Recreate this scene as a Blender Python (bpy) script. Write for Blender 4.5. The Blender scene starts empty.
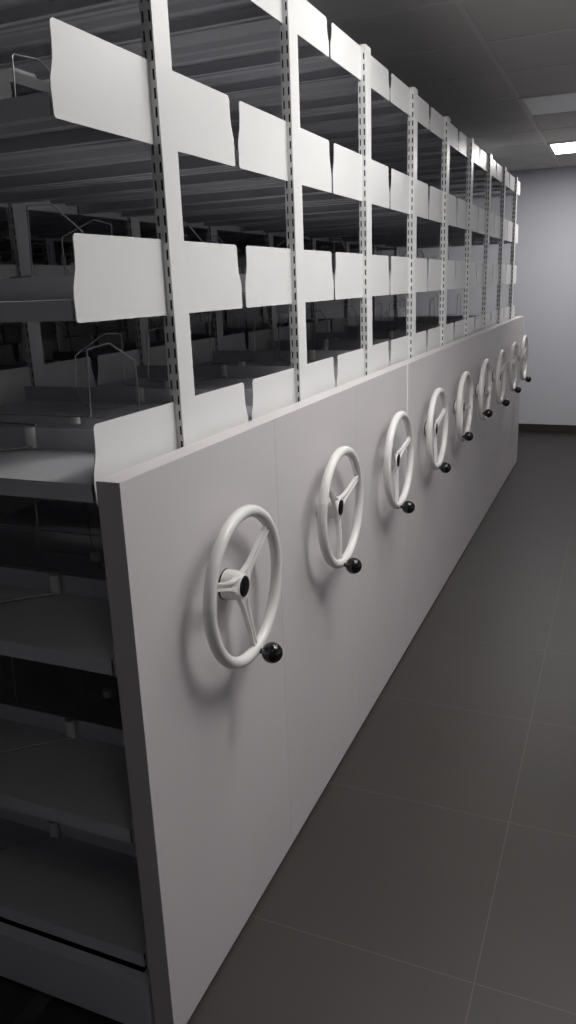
import bpy, bmesh, math, random
from mathutils import Vector, Matrix
random.seed(4)
sc = bpy.context.scene
COL = sc.collection
PI = math.pi

# ------------------------------------------------------------------ materials
def nt(name):
    m = bpy.data.materials.new(name); m.use_nodes = True
    t = m.node_tree; b = t.nodes['Principled BSDF']
    return m, t, b

def paint(name, col, rough=.4, spec=.5, bump=.02, var=.03, metallic=0., scale=260):
    m, t, b = nt(name)
    N, L = t.nodes, t.links
    tc = N.new('ShaderNodeTexCoord')
    n1 = N.new('ShaderNodeTexNoise'); n1.inputs['Scale'].default_value = 2.2; n1.inputs['Detail'].default_value = 3
    L.new(tc.outputs['Object'], n1.inputs['Vector'])
    mx = N.new('ShaderNodeMix'); mx.data_type = 'RGBA'
    mx.inputs['A'].default_value = (*[c*(1-var) for c in col], 1)
    mx.inputs['B'].default_value = (*[min(1, c*(1+var)) for c in col], 1)
    L.new(n1.outputs['Fac'], mx.inputs['Factor']); L.new(mx.outputs['Result'], b.inputs['Base Color'])
    b.inputs['Roughness'].default_value = rough
    b.inputs['Metallic'].default_value = metallic
    b.inputs['Specular IOR Level'].default_value = spec
    if bump:
        n2 = N.new('ShaderNodeTexNoise'); n2.inputs['Scale'].default_value = scale; n2.inputs['Detail'].default_value = 2
        L.new(tc.outputs['Object'], n2.inputs['Vector'])
        bp = N.new('ShaderNodeBump'); bp.inputs['Strength'].default_value = bump; bp.inputs['Distance'].default_value = .001
        L.new(n2.outputs['Fac'], bp.inputs['Height']); L.new(bp.outputs['Normal'], b.inputs['Normal'])
    return m

M = {}
M['panel'] = paint('panel_laminate', (.66, .625, .635), rough=.42, spec=.45, bump=.03)
M['steel'] = paint('white_steel', (.80, .80, .795), rough=.33, spec=.5, bump=.02)
M['shelf'] = paint('shelf_steel', (.63, .63, .66), rough=.36, spec=.5, bump=.02)
M['rim'] = paint('wheel_white', (.82, .80, .785), rough=.25, spec=.5, bump=0)
M['trim'] = paint('seam_highlight_white', (.93, .92, .91), rough=.3, bump=0)  # pale colour for the light line along one panel seam
M['black'] = paint('black_gloss', (.006, .006, .007), rough=.12, spec=.6, bump=0)
M['wire'] = paint('zinc_wire', (.42, .42, .42), rough=.3, metallic=.85, bump=0)
M['clip'] = paint('clip_plastic', (.88, .87, .83), rough=.5, bump=0)
M['rail'] = paint('rail_steel', (.12, .12, .125), rough=.4, metallic=.7)
M['dark'] = paint('inner_shade', (.015, .014, .016), rough=.8, bump=0)  # near-black colour for the shade inside the hollow posts
M['wall'] = paint('wall_paint', (.74, .74, .80), rough=.85, spec=.2, bump=.15, scale=90)
M['base'] = paint('skirting', (.045, .038, .036), rough=.45)
M['tile'] = paint('ceiling_tile', (.66, .65, .635), rough=.95, spec=.1, bump=.35, var=.04, scale=180)
M['tbar'] = paint('ceiling_tbar', (.70, .69, .68), rough=.6)
M['diff_off'] = paint('unlit_diffuser', (.74, .74, .73), rough=.35)

def floor_mat():
    m, t, b = nt('floor_tiles'); N, L = t.nodes, t.links
    tc = N.new('ShaderNodeTexCoord'); sep = N.new('ShaderNodeSeparateXYZ'); L.new(tc.outputs['Object'], sep.inputs[0])
    def line(sock, off, w):
        a = N.new('ShaderNodeMath'); a.operation = 'SUBTRACT'; L.new(sock, a.inputs[0]); a.inputs[1].default_value = off - .3
        f = N.new('ShaderNodeMath'); f.operation = 'FLOORED_MODULO'; L.new(a.outputs[0], f.inputs[0]); f.inputs[1].default_value = .6
        s = N.new('ShaderNodeMath'); s.operation = 'SUBTRACT'; L.new(f.outputs[0], s.inputs[0]); s.inputs[1].default_value = .3
        c = N.new('ShaderNodeMath'); c.operation = 'ABSOLUTE'; L.new(s.outputs[0], c.inputs[0])
        g = N.new('ShaderNodeMath'); g.operation = 'LESS_THAN'; L.new(c.outputs[0], g.inputs[0]); g.inputs[1].default_value = w
        return g.outputs[0]
    lx = line(sep.outputs[0], .5725, .0012); ly = line(sep.outputs[1], .3796, .0012)
    mxm = N.new('ShaderNodeMath'); mxm.operation = 'MAXIMUM'; L.new(lx, mxm.inputs[0]); L.new(ly, mxm.inputs[1])
    n = N.new('ShaderNodeTexNoise'); n.inputs['Scale'].default_value = 3.0; n.inputs['Detail'].default_value = 6
    L.new(tc.outputs['Object'], n.inputs['Vector'])
    n3 = N.new('ShaderNodeTexNoise'); n3.inputs['Scale'].default_value = 60; n3.inputs['Detail'].default_value = 4
    L.new(tc.outputs['Object'], n3.inputs['Vector'])
    cr = N.new('ShaderNodeMix'); cr.data_type = 'RGBA'
    cr.inputs['A'].default_value = (.030, .0252, .0232, 1); cr.inputs['B'].default_value = (.044, .0378, .035, 1)
    L.new(n.outputs['Fac'], cr.inputs['Factor'])
    gm = N.new('ShaderNodeMix'); gm.data_type = 'RGBA'
    L.new(mxm.outputs[0], gm.inputs['Factor']); L.new(cr.outputs['Result'], gm.inputs['A']); gm.inputs['B'].default_value = (.085, .078, .072, 1)
    L.new(gm.outputs['Result'], b.inputs['Base Color'])
    rr = N.new('ShaderNodeMapRange'); rr.inputs['To Min'].default_value = .40; rr.inputs['To Max'].default_value = .52
    L.new(n3.outputs['Fac'], rr.inputs['Value']); L.new(rr.outputs[0], b.inputs['Roughness'])
    bp = N.new('ShaderNodeBump'); bp.inputs['Strength'].default_value = .08; bp.inputs['Distance'].default_value = .001
    L.new(n3.outputs['Fac'], bp.inputs['Height']); L.new(bp.outputs['Normal'], b.inputs['Normal'])
    return m
M['floor'] = floor_mat()

def emis(name, col, s):
    m, t, b = nt(name)
    b.inputs['Base Color'].default_value = (.9, .9, .9, 1)
    b.inputs['Emission Color'].default_value = (*col, 1); b.inputs['Emission Strength'].default_value = s
    return m

# ------------------------------------------------------------------ mesh helpers
class MB:
    def __init__(s): s.v = []; s.f = []; s.smooth = []
    def add(s, v, f, sm=False):
        o = len(s.v); s.v += [tuple(p) for p in v]
        s.f += [tuple(i+o for i in q) for q in f]; s.smooth += [sm]*len(f)
        return s
    def box(s, x0, x1, y0, y1, z0, z1):
        v = [(x, y, z) for x in (x0, x1) for y in (y0, y1) for z in (z0, z1)]
        return s.add(v, [(0,1,3,2),(4,6,7,5),(0,4,5,1),(2,3,7,6),(0,2,6,4),(1,5,7,3)])
    def prism_yz(s, pts, x0, x1):
        n = len(pts)
        v = [(x0, y, z) for y, z in pts] + [(x1, y, z) for y, z in pts]
        f = [tuple(range(n))[::-1], tuple(range(n, 2*n))]
        f += [(i, (i+1) % n, n+(i+1) % n, n+i) for i in range(n)]
        return s.add(v, f)
    def extr_x(s, prof, x0, x1):           # open sheet profile in yz swept along x, thin closed strip
        return s.prism_yz(prof, x0, x1)
    def tube(s, path, r, n=8, closed=False):
        P = [Vector(p) for p in path]; k = len(P); rings = []
        ref = None
        for i in range(k):
            a = P[i-1] if (i or closed) else P[i]; c = P[(i+1) % k] if (i < k-1 or closed) else P[i]
            t = (c-a).normalized()
            if ref is None:
                ref = Vector((1, 0, 0)) if abs(t.x) < .8 else Vector((0, 0, 1))
            u = (ref - t*ref.dot(t)).normalized(); ref = u; w = t.cross(u)
            rings.append([P[i] + (u*math.cos(2*PI*j/n) + w*math.sin(2*PI*j/n))*r for j in range(n)])
        v = [p for q in rings for p in q]; f = []
        for i in range(k if closed else k-1):
            for j in range(n):
                a, b = i*n+j, i*n+(j+1) % n; c, d = ((i+1) % k)*n+(j+1) % n, ((i+1) % k)*n+j
                f.append((a, b, c, d))
        s.add(v, f, True)
        if not closed:
            s.add(rings[0], [tuple(range(n))[::-1]]); s.add(rings[-1], [tuple(range(n))])
        return s
    def lathe_x(s, prof, cy, cz, n=32):     # prof list of (x, r) about an axis along x
        v = []; f = []
        for x, r in prof:
            for j in range(n):
                v.append((x, cy+r*math.cos(2*PI*j/n), cz+r*math.sin(2*PI*j/n)))
        for i in range(len(prof)-1):
            for j in range(n):
                f.append((i*n+j, (i+1)*n+j, (i+1)*n+(j+1) % n, i*n+(j+1) % n))
        s.add(v, f, True)
        return s
    def mesh(s, name, mat, bevel=0., auto=True):
        me = bpy.data.meshes.new(name); me.from_pydata(s.v, [], s.f)
        bm = bmesh.new(); bm.from_mesh(me)
        bmesh.ops.recalc_face_normals(bm, faces=bm.faces)
        bm.faces.ensure_lookup_table()
        for i, fc in enumerate(bm.faces): fc.smooth = s.smooth[i]
        if bevel:
            es = [e for e in bm.edges if e.is_manifold and e.calc_face_angle(0) > .6]
            bmesh.ops.bevel(bm, geom=es, offset=bevel, segments=2, affect='EDGES', profile=.6, clamp_overlap=True)
        bm.to_mesh(me); bm.free()
        me.materials.append(mat)
        return me

def ob(name, me, parent=None, loc=(0, 0, 0)):
    o = bpy.data.objects.new(name, me); COL.objects.link(o); o.location = loc
    if parent: o.parent = parent
    return o
def tag(o, label, cat, group=None):
    o['label'] = label; o['category'] = cat
    if group: o['group'] = group
    return o
def struct(name, me):
    o = ob(name, me); o['kind'] = 'structure'; return o

# ------------------------------------------------------------------ dimensions (metres)
PITCH = .6542; NU = 9; BAY = .95; NB = 4
YC = .357                      # carriage centre, measured from its panel's near edge
XP = -.0607                    # front face of first row of posts
PW, PD = .060, .026            # post width (y) and depth (x)
BX = -.0775                    # first bracket plane
LEV = [.183, .507, .895, 1.243, 1.564, 1.880, 2.250]    # shelf top surfaces
PANEL_H = 1.26; ZT = 2.316
Y_END = 7.384; Z_C = 2.57
X0, X1, Y0 = -4.5, 3.0, -3.4

# ------------------------------------------------------------------ the room
struct('floor', MB().box(X0, X1, Y0, Y_END, -.05, 0).mesh('floor', M['floor']))
struct('ceiling', MB().box(X0, X1, Y0, Y_END, Z_C+.004, Z_C+.06).mesh('ceiling', M['tile']))
struct('wall_far', MB().box(X0, X1, Y_END, Y_END+.1, 0, Z_C+.06).mesh('wall_far', M['wall']))
struct('wall_left', MB().box(X0-.1, X0, Y0, Y_END, 0, Z_C+.06).mesh('wall_left', M['wall']))
struct('wall_right', MB().box(X1, X1+.1, Y0, Y_END, 0, Z_C+.06).mesh('wall_right', M['wall']))
struct('wall_near', MB().box(X0, X1, Y0-.1, Y0, 0, Z_C+.06).mesh('wall_near', M['wall']))
struct('baseboard_far', MB().box(X0, X1, Y_END-.012, Y_END, 0, .083).mesh('baseboard_far', M['base'], .002))
struct('baseboard_right', MB().box(X1-.012, X1, Y0, Y_END-.012, 0, .083).mesh('baseboard_right', M['base'], .002))
GX0, GY0 = .115, 5.83          # a crossing of the ceiling grid
tb = MB()
i = -8
while GX0+i*.6 < X1:
    x = GX0+i*.6
    if x > X0+.02: tb.box(x-.012, x+.012, Y0, Y_END, Z_C+.000, Z_C+.006)
    i += 1
i = -16
while GY0+i*.6 < Y_END:
    y = GY0+i*.6
    if y > Y0+.02: tb.box(X0, X1, y-.012, y+.012, Z_C+.001, Z_C+.005)
    i += 1
struct('trim_1', tb.mesh('ceiling_grid', M['tbar']))
rl = MB()
for x in (-.35, -1.6, -2.8, -3.7):
    rl.box(x-.02, x+.02, -1.2, Y_END-.3, 0, .006); 
struct('trim_2', rl.mesh('floor_rails', M['rail']))

# ceiling lights
def light(ix, iy, on, label, watts=0, name='ceiling_light'):
    x, y = GX0+.3+ix*.6, GY0+.3+iy*.6
    r = bpy.data.objects.new(name, None); COL.objects.link(r); r.location = (x, y, Z_C)
    tag(r, label, 'ceiling light')
    f = MB()
    for a in (-1, 1):
        f.box(min(a*.297, a*.272), max(a*.297, a*.272), -.297, .297, -.008, .003)
        f.box(-.272, .272, min(a*.297, a*.272), max(a*.297, a*.272), -.008, .003)
    ob('light_frame', f.mesh('light_frame', M['tbar'], .001), r)
    d = MB().box(-.272, .272, -.272, .272, -.005, .002)
    m = emis('lit_diffuser', (1., .985, .96), on) if on else M['diff_off']
    ob('diffuser', d.mesh('diffuser', m), r)
    return r
light(0, 0, 24, 'lit square ceiling panel light glowing white near the far wall')
light(0, -3, 0, 'unlit square ceiling panel light, pale and flush, nearer than the lit one')
light(0, -8, 8, 'lit square ceiling panel light overhead beside the second handwheel')
light(1, -9, 18, 'lit square ceiling panel light overhead beside the nearest handwheel')
light(1, -7, 12, 'lit square ceiling panel light over the aisle by the third handwheel')
light(2, -8, 10.5, 'lit square ceiling panel light on the far side of the aisle')
light(1, -12, 2., 'added fill light panel behind the camera, out of view')  # unseen fill lamp, added to lift the faces turned to the near end
light(2, -1, 2.5, 'lit square ceiling panel light to the right, near the far wall')

# ------------------------------------------------------------------ shelving meshes (built once, shared)
def post_mesh():
    m = MB(); w = PW/2; x1, x0 = XP, XP-PD; zb = .14
    # front face and back face with rounded look
    rows = []; z = zb+.02
    while z+.02 < ZT-.01:
        rows.append(z); z += .032
    sx = [(XP-.0035-.005, XP-.0035), (XP-.0180-.005, XP-.0180)]     # two slot columns
    cols = [x0, sx[1][0], sx[1][1], sx[0][0], sx[0][1], x1]
    for s_ in (-1, 1):
        y = s_*w
        def q(a, b, c, d): m.add([(a, y, c), (b, y, c), (b, y, d), (a, y, d)], [(0, 1, 2, 3)])
        q(cols[0], cols[1], zb, ZT); q(cols[2], cols[3], zb, ZT); q(cols[4], cols[5], zb, ZT)
        for (a, b) in ((cols[1], cols[2]), (cols[3], cols[4])):
            zz = zb
            for r in rows:
                q(a, b, zz, r); zz = r+.019
                # slot reveal
                yi = y - s_*.0018
                m.add([(a, y, r), (b, y, r), (b, yi, r), (a, yi, r)], [(0, 1, 2, 3)])
                m.add([(a, y, r+.019), (b, y, r+.019), (b, yi, r+.019), (a, yi, r+.019)], [(0, 1, 2, 3)])
                m.add([(a, y, r), (a, yi, r), (a, yi, r+.019), (a, y, r+.019)], [(0, 1, 2, 3)])
                m.add([(b, y, r), (b, yi, r), (b, yi, r+.019), (b, y, r+.019)], [(0, 1, 2, 3)])
            q(a, b, zz, ZT)
    m.add([(x1, -w, zb), (x1, w, zb), (x1, w, ZT), (x1, -w, ZT)], [(0, 1, 2, 3)])
    m.add([(x0, -w, zb), (x0, w, zb), (x0, w, ZT), (x0, -w, ZT)], [(0, 1, 2, 3)])
    m.add([(x0, -w, ZT), (x1, -w, ZT), (x1, w, ZT), (x0, w, ZT)], [(0, 1, 2, 3)])
    m.add([(x0, -w, zb), (x1, -w, zb), (x1, w, zb), (x0, w, zb)], [(0, 1, 2, 3)])
    return m.mesh('upright_post', M['steel'])
POST = post_mesh()
# dark block standing in for the shade inside the hollow post, behind the slots
SHADE = MB().box(XP-PD+.003, XP-.003, -PW/2+.004, PW/2-.004, .15, ZT-.01).mesh('post_shade', M['dark'])

def arc(cy, cz, r, a0, a1, n=5):
    return [(cy+r*math.cos(a0+(a1-a0)*i/n), cz+r*math.sin(a0+(a1-a0)*i/n)) for i in range(n+1)]
def bracket_mesh(h, wavy=True, s_=1):
    w = PW/2
    y_t, y_b = (.303, .317) if s_ > 0 else (.309, .323)
    pts = [(w, 0)]
    pts += arc(y_b-.006, .006, .006, -PI/2, 0, 3)
    if wavy:
        pts += [(y_b, h*.18), (y_b+.0005, h*.30), (y_b-.001, h*.40), (y_b-.006, h*.50), (y_b-.011, h*.60), (y_t+.001, h*.70), (y_t, h*.80)]
    else:
        pts += [(y_b-.001, h*.4), (y_b-.01, h*.7)]
    pts += arc(y_t-.010, h-.010, .010, 0, PI/2, 5)
    pts += [(w, h)]
    m = MB().prism_yz(pts, BX-.001, BX+.001)
    # small pressed dimple / screw near the post
    m.lathe_x([(BX+.001, .0028), (BX+.0018, .0024), (BX+.0018, .0001)], w+.012, h*.5, 8)
    return m
def mirror(mb):
    n = MB(); n.v = [(x, -y, z) for x, y, z in mb.v]; n.f = list(mb.f); n.smooth = list(mb.smooth); return n
BR = {}
for h in (.145, .098):
    for s_ in (-1, 1):
        b = bracket_mesh(h, s_=s_)
        BR[h, s_] = (b if s_ > 0 else mirror(b)).mesh('shelf_bracket', M['steel'])

def shelf_mesh(s_):
    # profile in (y,z) about carriage centre, z=0 at top surface; -y half, mirrored for +y
    t = .0012; yf, yb = .3215, .067
    L = BAY-.012; x1 = BX-.008; x0 = x1-L
    if s_ > 0: yb = -.052; x1 = XP-PD-.002; x0 = XP-BAY+.002
    m = MB()
    def strip(ya, yb_, za, zb_): m.box(x0, x1, min(s_*ya, s_*yb_), max(s_*ya, s_*yb_), za, zb_)
    strip(yb, yf, -t, 0)                 # top sheet
    strip(yf-t, yf, -.034, -t)           # front lip
    strip(yf-.018, yf-t, -.034, -.034+t) # return flange
    strip(yb, yb+t, -.03, .046 if s_ < 0 else -t)          # back upstand
    strip(yb+t, yb+.016, -.03, -.03+t)
    if s_ < 0: strip(yb-.006, yb, .046-t, .046)     # folded top of the upstand
    # pressed hat-section stiffeners underneath
    for c in (.155, .232):
        pts = [(c-.022, -t), (c-.012, -.016), (c+.012, -.016), (c+.022, -t)]
        m.prism_yz([(s_*a, b) for a, b in pts], x0+.01, x1-.01)
    return m.mesh('shelf', M['shelf'])
SH = {s_: shelf_mesh(s_) for s_ in (-1, 1)}

PANEL = MB().box(-.0495, 0, .0002, PITCH-.0002, .010, PANEL_H).mesh('end_panel', M['panel'], .0009)
PANEL0 = MB().box(-.0495, 0, -.006, PITCH-.0002, .010, PANEL_H).mesh('end_panel', M['panel'], .0009)
def base_mesh():
    m = MB(); L = NB*BAY+.06
    yA, yB = -.010+.0, PITCH-.035
    x1, x0 = -.056, -.056-L
    m.box(x0, x1, yA, yA+.003, .012, .143)
    m.box(x0, x1, yA+.003, yA+.03, .140, .143)
    m.box(x0, x1, yB-.003, yB, .012, .143)
    m.box(x0, x1, yB-.03, yB-.003, .140, .143)
    m.box(x1-.003, x1, yA+.003, yB-.003, .012, .143)
    m.box(x0, x0+.003, yA+.003, yB-.003, .012, .143)
    for n in range(NB+1):
        xx = XP-.0135-n*BAY
        if n: m.box(xx-.02, xx+.02, yA+.003, yB-.003, .10, .140)
        else: m.box(xx-.012, xx+.012, yA+.003, yB-.003, .10, .140)
    return m.mesh('base_chassis', M['shelf'])
BASE = base_mesh()
def carrier_wheel_mesh():
    m = MB()
    m.lathe_x([(-.012, .001), (-.012, .05), (.012, .05), (.012, .001)], 0, 0, 24)
    return m.mesh('carrier_wheel', M['rail'])
CWH = carrier_wheel_mesh()

# handwheel
WY, WZ, WX, WR = .349, .940, .052, .1680
RIM = MB().tube([(0, WR*math.cos(2*PI*i/72), WR*math.sin(2*PI*i/72)) for i in range(72)], .0138, 14, True).mesh('rim', M['rim'])
def spoke_mesh():
    m = MB()
    st = [(.018, .044, .013, -.013), (.034, .032, .013, -.012), (.050, .0225, .012, -.0105), (.08, .019, .0115, -.007), (.12, .0175, .011, -.003), (.161, .0175, .011, 0)]
    v = []; K = 8
    for r, w, h, x in st:
        tt = .0048 if r > .03 else .012; g = .006 if r > .045 else .0005
        sec = [(-w/2, 0), (-w/2, h), (-w/2+tt, h), (-w/2+tt+.001, h-g), (w/2-tt-.001, h-g), (w/2-tt, h), (w/2, h), (w/2, 0)]
        v += [(x-h/2+b, a, r) for a, b in sec]     # spoke runs along +z
    f = []
    for i in range(len(st)-1):
        for j in range(K):
            f.append((i*K+j, i*K+(j+1) % K, (i+1)*K+(j+1) % K, (i+1)*K+j))
    f += [tuple(range(K)), tuple(range((len(st)-1)*K, len(st)*K))]
    m.add(v, f)
    return m.mesh('spoke', M['rim'], .0009)
SPOKE = spoke_mesh()
HUB = MB().lathe_x([(-.052, .034), (-.044, .0345), (-.024, .033), (-.018, .032), (-.012, .030), (-.006, .0285), (-.0042, .027), (-.0038, .0245), (-.0038, .0001)], 0, 0, 36).mesh('hub', M['rim'])
FLANGE = MB().lathe_x([(-.0522, .034), (-.0515, .0354), (-.049, .0354), (-.048, .034)], 0, 0, 32).mesh('hub_flange', M['black'])
CAP = MB().lathe_x([(-.0042, .0242), (-.0028, .0235), (-.0018, .020), (-.0014, .0001)], 0, 0, 32).mesh('hub_cap', M['black'])
def knob_mesh():
    m = MB()
    m.lathe_x([(.004, .0065), (.0175, .006), (.0185, .0085), (.020, .0085)], 0, 0, 20)
    n = 16; pr = []
    for i in range(n+1):
        a = PI*i/n; pr.append((.042 - .0245*math.cos(a), max(.0001, .0245*math.sin(a))))
    m.lathe_x(pr, 0, 0, 28)
    return m.mesh('crank_knob', M['black'])
KNOB = knob_mesh()

ORD = ['first', 'second', 'third', 'fourth', 'fifth', 'sixth', 'seventh', 'eighth', 'ninth']
UL = ['white mobile shelving unit nearest the camera, its open shelves facing left',
      'second white mobile shelving unit from the camera, handwheel spoke pointing straight down',
      'third white mobile shelving unit from the camera, bright seam along its panel',
      'fourth white mobile shelving unit from the camera, between third and fifth handwheels',
      'fifth white mobile shelving unit from the camera, midway along the row',
      'sixth white mobile shelving unit from the camera, fourth from the far wall',
      'seventh white mobile shelving unit from the camera, third from the far wall',
      'eighth white mobile shelving unit, next to last before the far wall',
      'ninth and last white mobile shelving unit, nearest the far wall']
ANG = [-80, -99, -100, -96, -128, -136, -95, -98, -92]
units = []
def unit(k):
    r = bpy.data.objects.new('mobile_shelving_unit', None); COL.objects.link(r)
    r.location = (0, k*PITCH, 0); tag(r, UL[k], 'shelving unit', 'mobile shelving units in a row')
    ob('end_panel', PANEL if k else PANEL0, r)
    YC = globals()['YC'] - (.008 if k == 0 else 0)
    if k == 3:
        ob('seam_highlight', MB().box(-.004, .0025, .0003, .013, .90, PANEL_H-.001).mesh('seam_highlight', M['trim'], .0005), r)  # painted highlight: pale strip for the light caught along this seam
    ob('base_chassis', BASE, r)
    for n in range(NB):
        for yy in (.13, .50):
            for xx in ([-.35, -1.6, -2.8, -3.7][n],):
                ob('carrier_wheel', CWH, r, (xx, yy, .056))
    for n in range(NB+1):
        dx = -n*BAY
        p = ob('upright_post', POST, r, (dx, YC, 0))
        c = ob('post_shade', SHADE, p)
        for li, S in enumerate(LEV):
            h = .098 if li == 6 else .145
            for s_ in (-1, 1):
                ob('shelf_bracket', BR[h, s_], r, (dx, YC, S-.038))
    for n in range(NB):
        for S in LEV:
            for s_ in (-1, 1):
                ob('shelf', SH[s_], r, (-n*BAY, YC, S))
    w = ob('handwheel', RIM, r, (WX, WY, WZ))
    ob('hub', HUB, w); ob('hub_flange', FLANGE, w); ob('hub_cap', CAP, w)
    a0 = math.radians(ANG[k])
    for j in range(3):
        a = a0 + j*2*PI/3
        s = ob('spoke', SPOKE, w); s.rotation_euler = (a-PI/2, 0, 0)     # +z turned to angle a in the y,z plane
    kb = ob('crank_knob', KNOB, w, (0, (WR+.003)*math.cos(a0), (WR+.003)*math.sin(a0)))
    return r
for k in range(NU): units.append(unit(k))

# ------------------------------------------------------------------ bent wire book dividers
def round_path(pts, r=.007, n=3):
    P = [Vector(p) for p in pts]; out = [P[0]]
    for i in range(1, len(P)-1):
        a = (P[i-1]-P[i]); b = (P[i+1]-P[i]); ra = min(r, a.length*.45); rb = min(r, b.length*.45)
        A = P[i]+a.normalized()*ra; B = P[i]+b.normalized()*rb
        for j in range(n+1):
            t = j/n; out.append(A*(1-t)**2 + P[i]*2*t*(1-t) + B*t*t)
    out.append(P[-1]); return out
def arch_mesh(s_, dx0, dx1):
    # origin: the clip, on the back upstand at y=0 centre; z=0 is the shelf surface
    p = [(0, s_*.070, .040), (dx0, s_*.072, .044), (dx0-.01, s_*.080, .056)]
    pts = [(0, s_*.058, .050), (dx0, s_*.052, .052), (dx0+.006, s_*.054, .202), (dx0+.008, s_*.140, .210),
           (dx1, s_*.268, .158), (dx1, s_*.270, .030), (dx1*.8, s_*.235, .006), (.012, s_*.082, .006), (0.004, s_*.076, .018)]
    return MB().tube(round_path(pts), .0021, 6).mesh('wire_arch', M['wire'])
WA = {(s_, a): arch_mesh(s_, *a) for s_, a in ((1, (.07, .06)), (1, (-.05, -.055)), (1, (-.15, -.16)), (-1, (-.19, -.20)), (-1, (-.07, -.08)))}
def clip_mesh(side):
    m = MB()
    n = 16
    for s_ in (side,):
        v = []; 
        for z in ((.003, .050) if side < 0 else (.030, .050)):
            v += [(.014*math.cos(2*PI*j/n), s_*.0795+.010*math.sin(2*PI*j/n), z) for j in range(n)]
        f = [(j, (j+1) % n, n+(j+1) % n, n+j) for j in range(n)]
        m.add(v, f, True); m.add(v[:n], [tuple(range(n))]); m.add(v[n:], [tuple(range(n))])
    return m.mesh('clip', M['clip'])
CLIP = clip_mesh(-1); CLIPR = clip_mesh(1)
LN = ['bottom', 'second lowest', 'shelf below the panel top', 'shelf level with the panel top', 'shelf above the panel top', 'second highest', 'topmost']
def divider(k, li, x, right=(.07, .06), left=(-.19, -.20), label='', group=None):
    r = bpy.data.objects.new('wire_book_divider', None); COL.objects.link(r)
    r.location = (x, k*PITCH+YC-(.008 if k == 0 else 0), LEV[li]+.0005)
    tag(r, label, 'book divider', group)
    ob('clip', CLIP, r); ob('clip', CLIPR, r)
    for me in (WA[1, right], WA[-1, left]):
        ob('wire_arch', me, r).scale = (1, 1, {5: .92, 3: 1.03}.get(li, 1))
SN = ['bottom shelf', 'second shelf up', 'third shelf up', 'shelf level with the panel top', 'first shelf above the panels', 'second shelf above the panels', 'top shelf']
# nearest unit, first bay
divider(0, 3, -.425, (.07, .06), (-.19, -.20), 'wire book divider with pale clip on nearest unit, shelf level with panel top')
divider(0, 4, -.545, (.07, .06), (-.19, -.20), 'wire book divider rising behind the nearest lower bracket plate, at left edge')
divider(0, 5, -.535, (.07, .06), (-.19, -.20), 'topmost wire book divider, at upper left beside the highest nearest bracket plate')
divider(0, 2, -.41, (-.15, -.16), (-.19, -.20), 'wire book divider on nearest unit, first shelf below the panel top')
divider(0, 1, -.42, (-.05, -.055), (-.19, -.20), 'wire book divider on nearest unit, second shelf up from floor')
divider(0, 0, -.52, (-.05, -.055), (-.19, -.20), 'wire book divider on nearest unit, lowest shelf')
for k in range(1, NU):
    for li in (3, 4, 5):
        x = -.57 + (0 if k == 1 else random.uniform(-.16, .12))
        divider(k, li, x, (.07, .06) if (k+li) % 2 else (-.05, -.055), (-.07, -.08),
                'wire book divider on %s unit from camera, %s' % (ORD[k], SN[li]), 'wire book dividers on the shelves')
    if k < 6:
        for li in (3, 4):
            divider(k, li, -1.5+random.uniform(-.2, .2), (-.05, -.055), (-.07, -.08),
                'deeper wire book divider, %s unit from camera, %s' % (ORD[k], SN[li]), 'wire book dividers on the shelves')

# ------------------------------------------------------------------ world, camera
w = bpy.data.worlds.new('World'); sc.world = w; w.use_nodes = True
w.node_tree.nodes['Background'].inputs[0].default_value = (.5, .5, .55, 1)
w.node_tree.nodes['Background'].inputs[1].default_value = .05
cam = bpy.data.cameras.new('camera'); co = bpy.data.objects.new('camera', cam); COL.objects.link(co)
cam.sensor_fit = 'VERTICAL'; cam.sensor_height = 24; cam.lens = 774.19/1024*24
cam.clip_start = .02; cam.clip_end = 60
co.location = (.7753, -1.0784, 1.5731); co.rotation_euler = (1.2870, .0366, .3966)
sc.camera = co
sc.view_settings.view_transform = 'Standard'
sc.view_settings.look = 'None'
sc.view_settings.exposure = 0.0
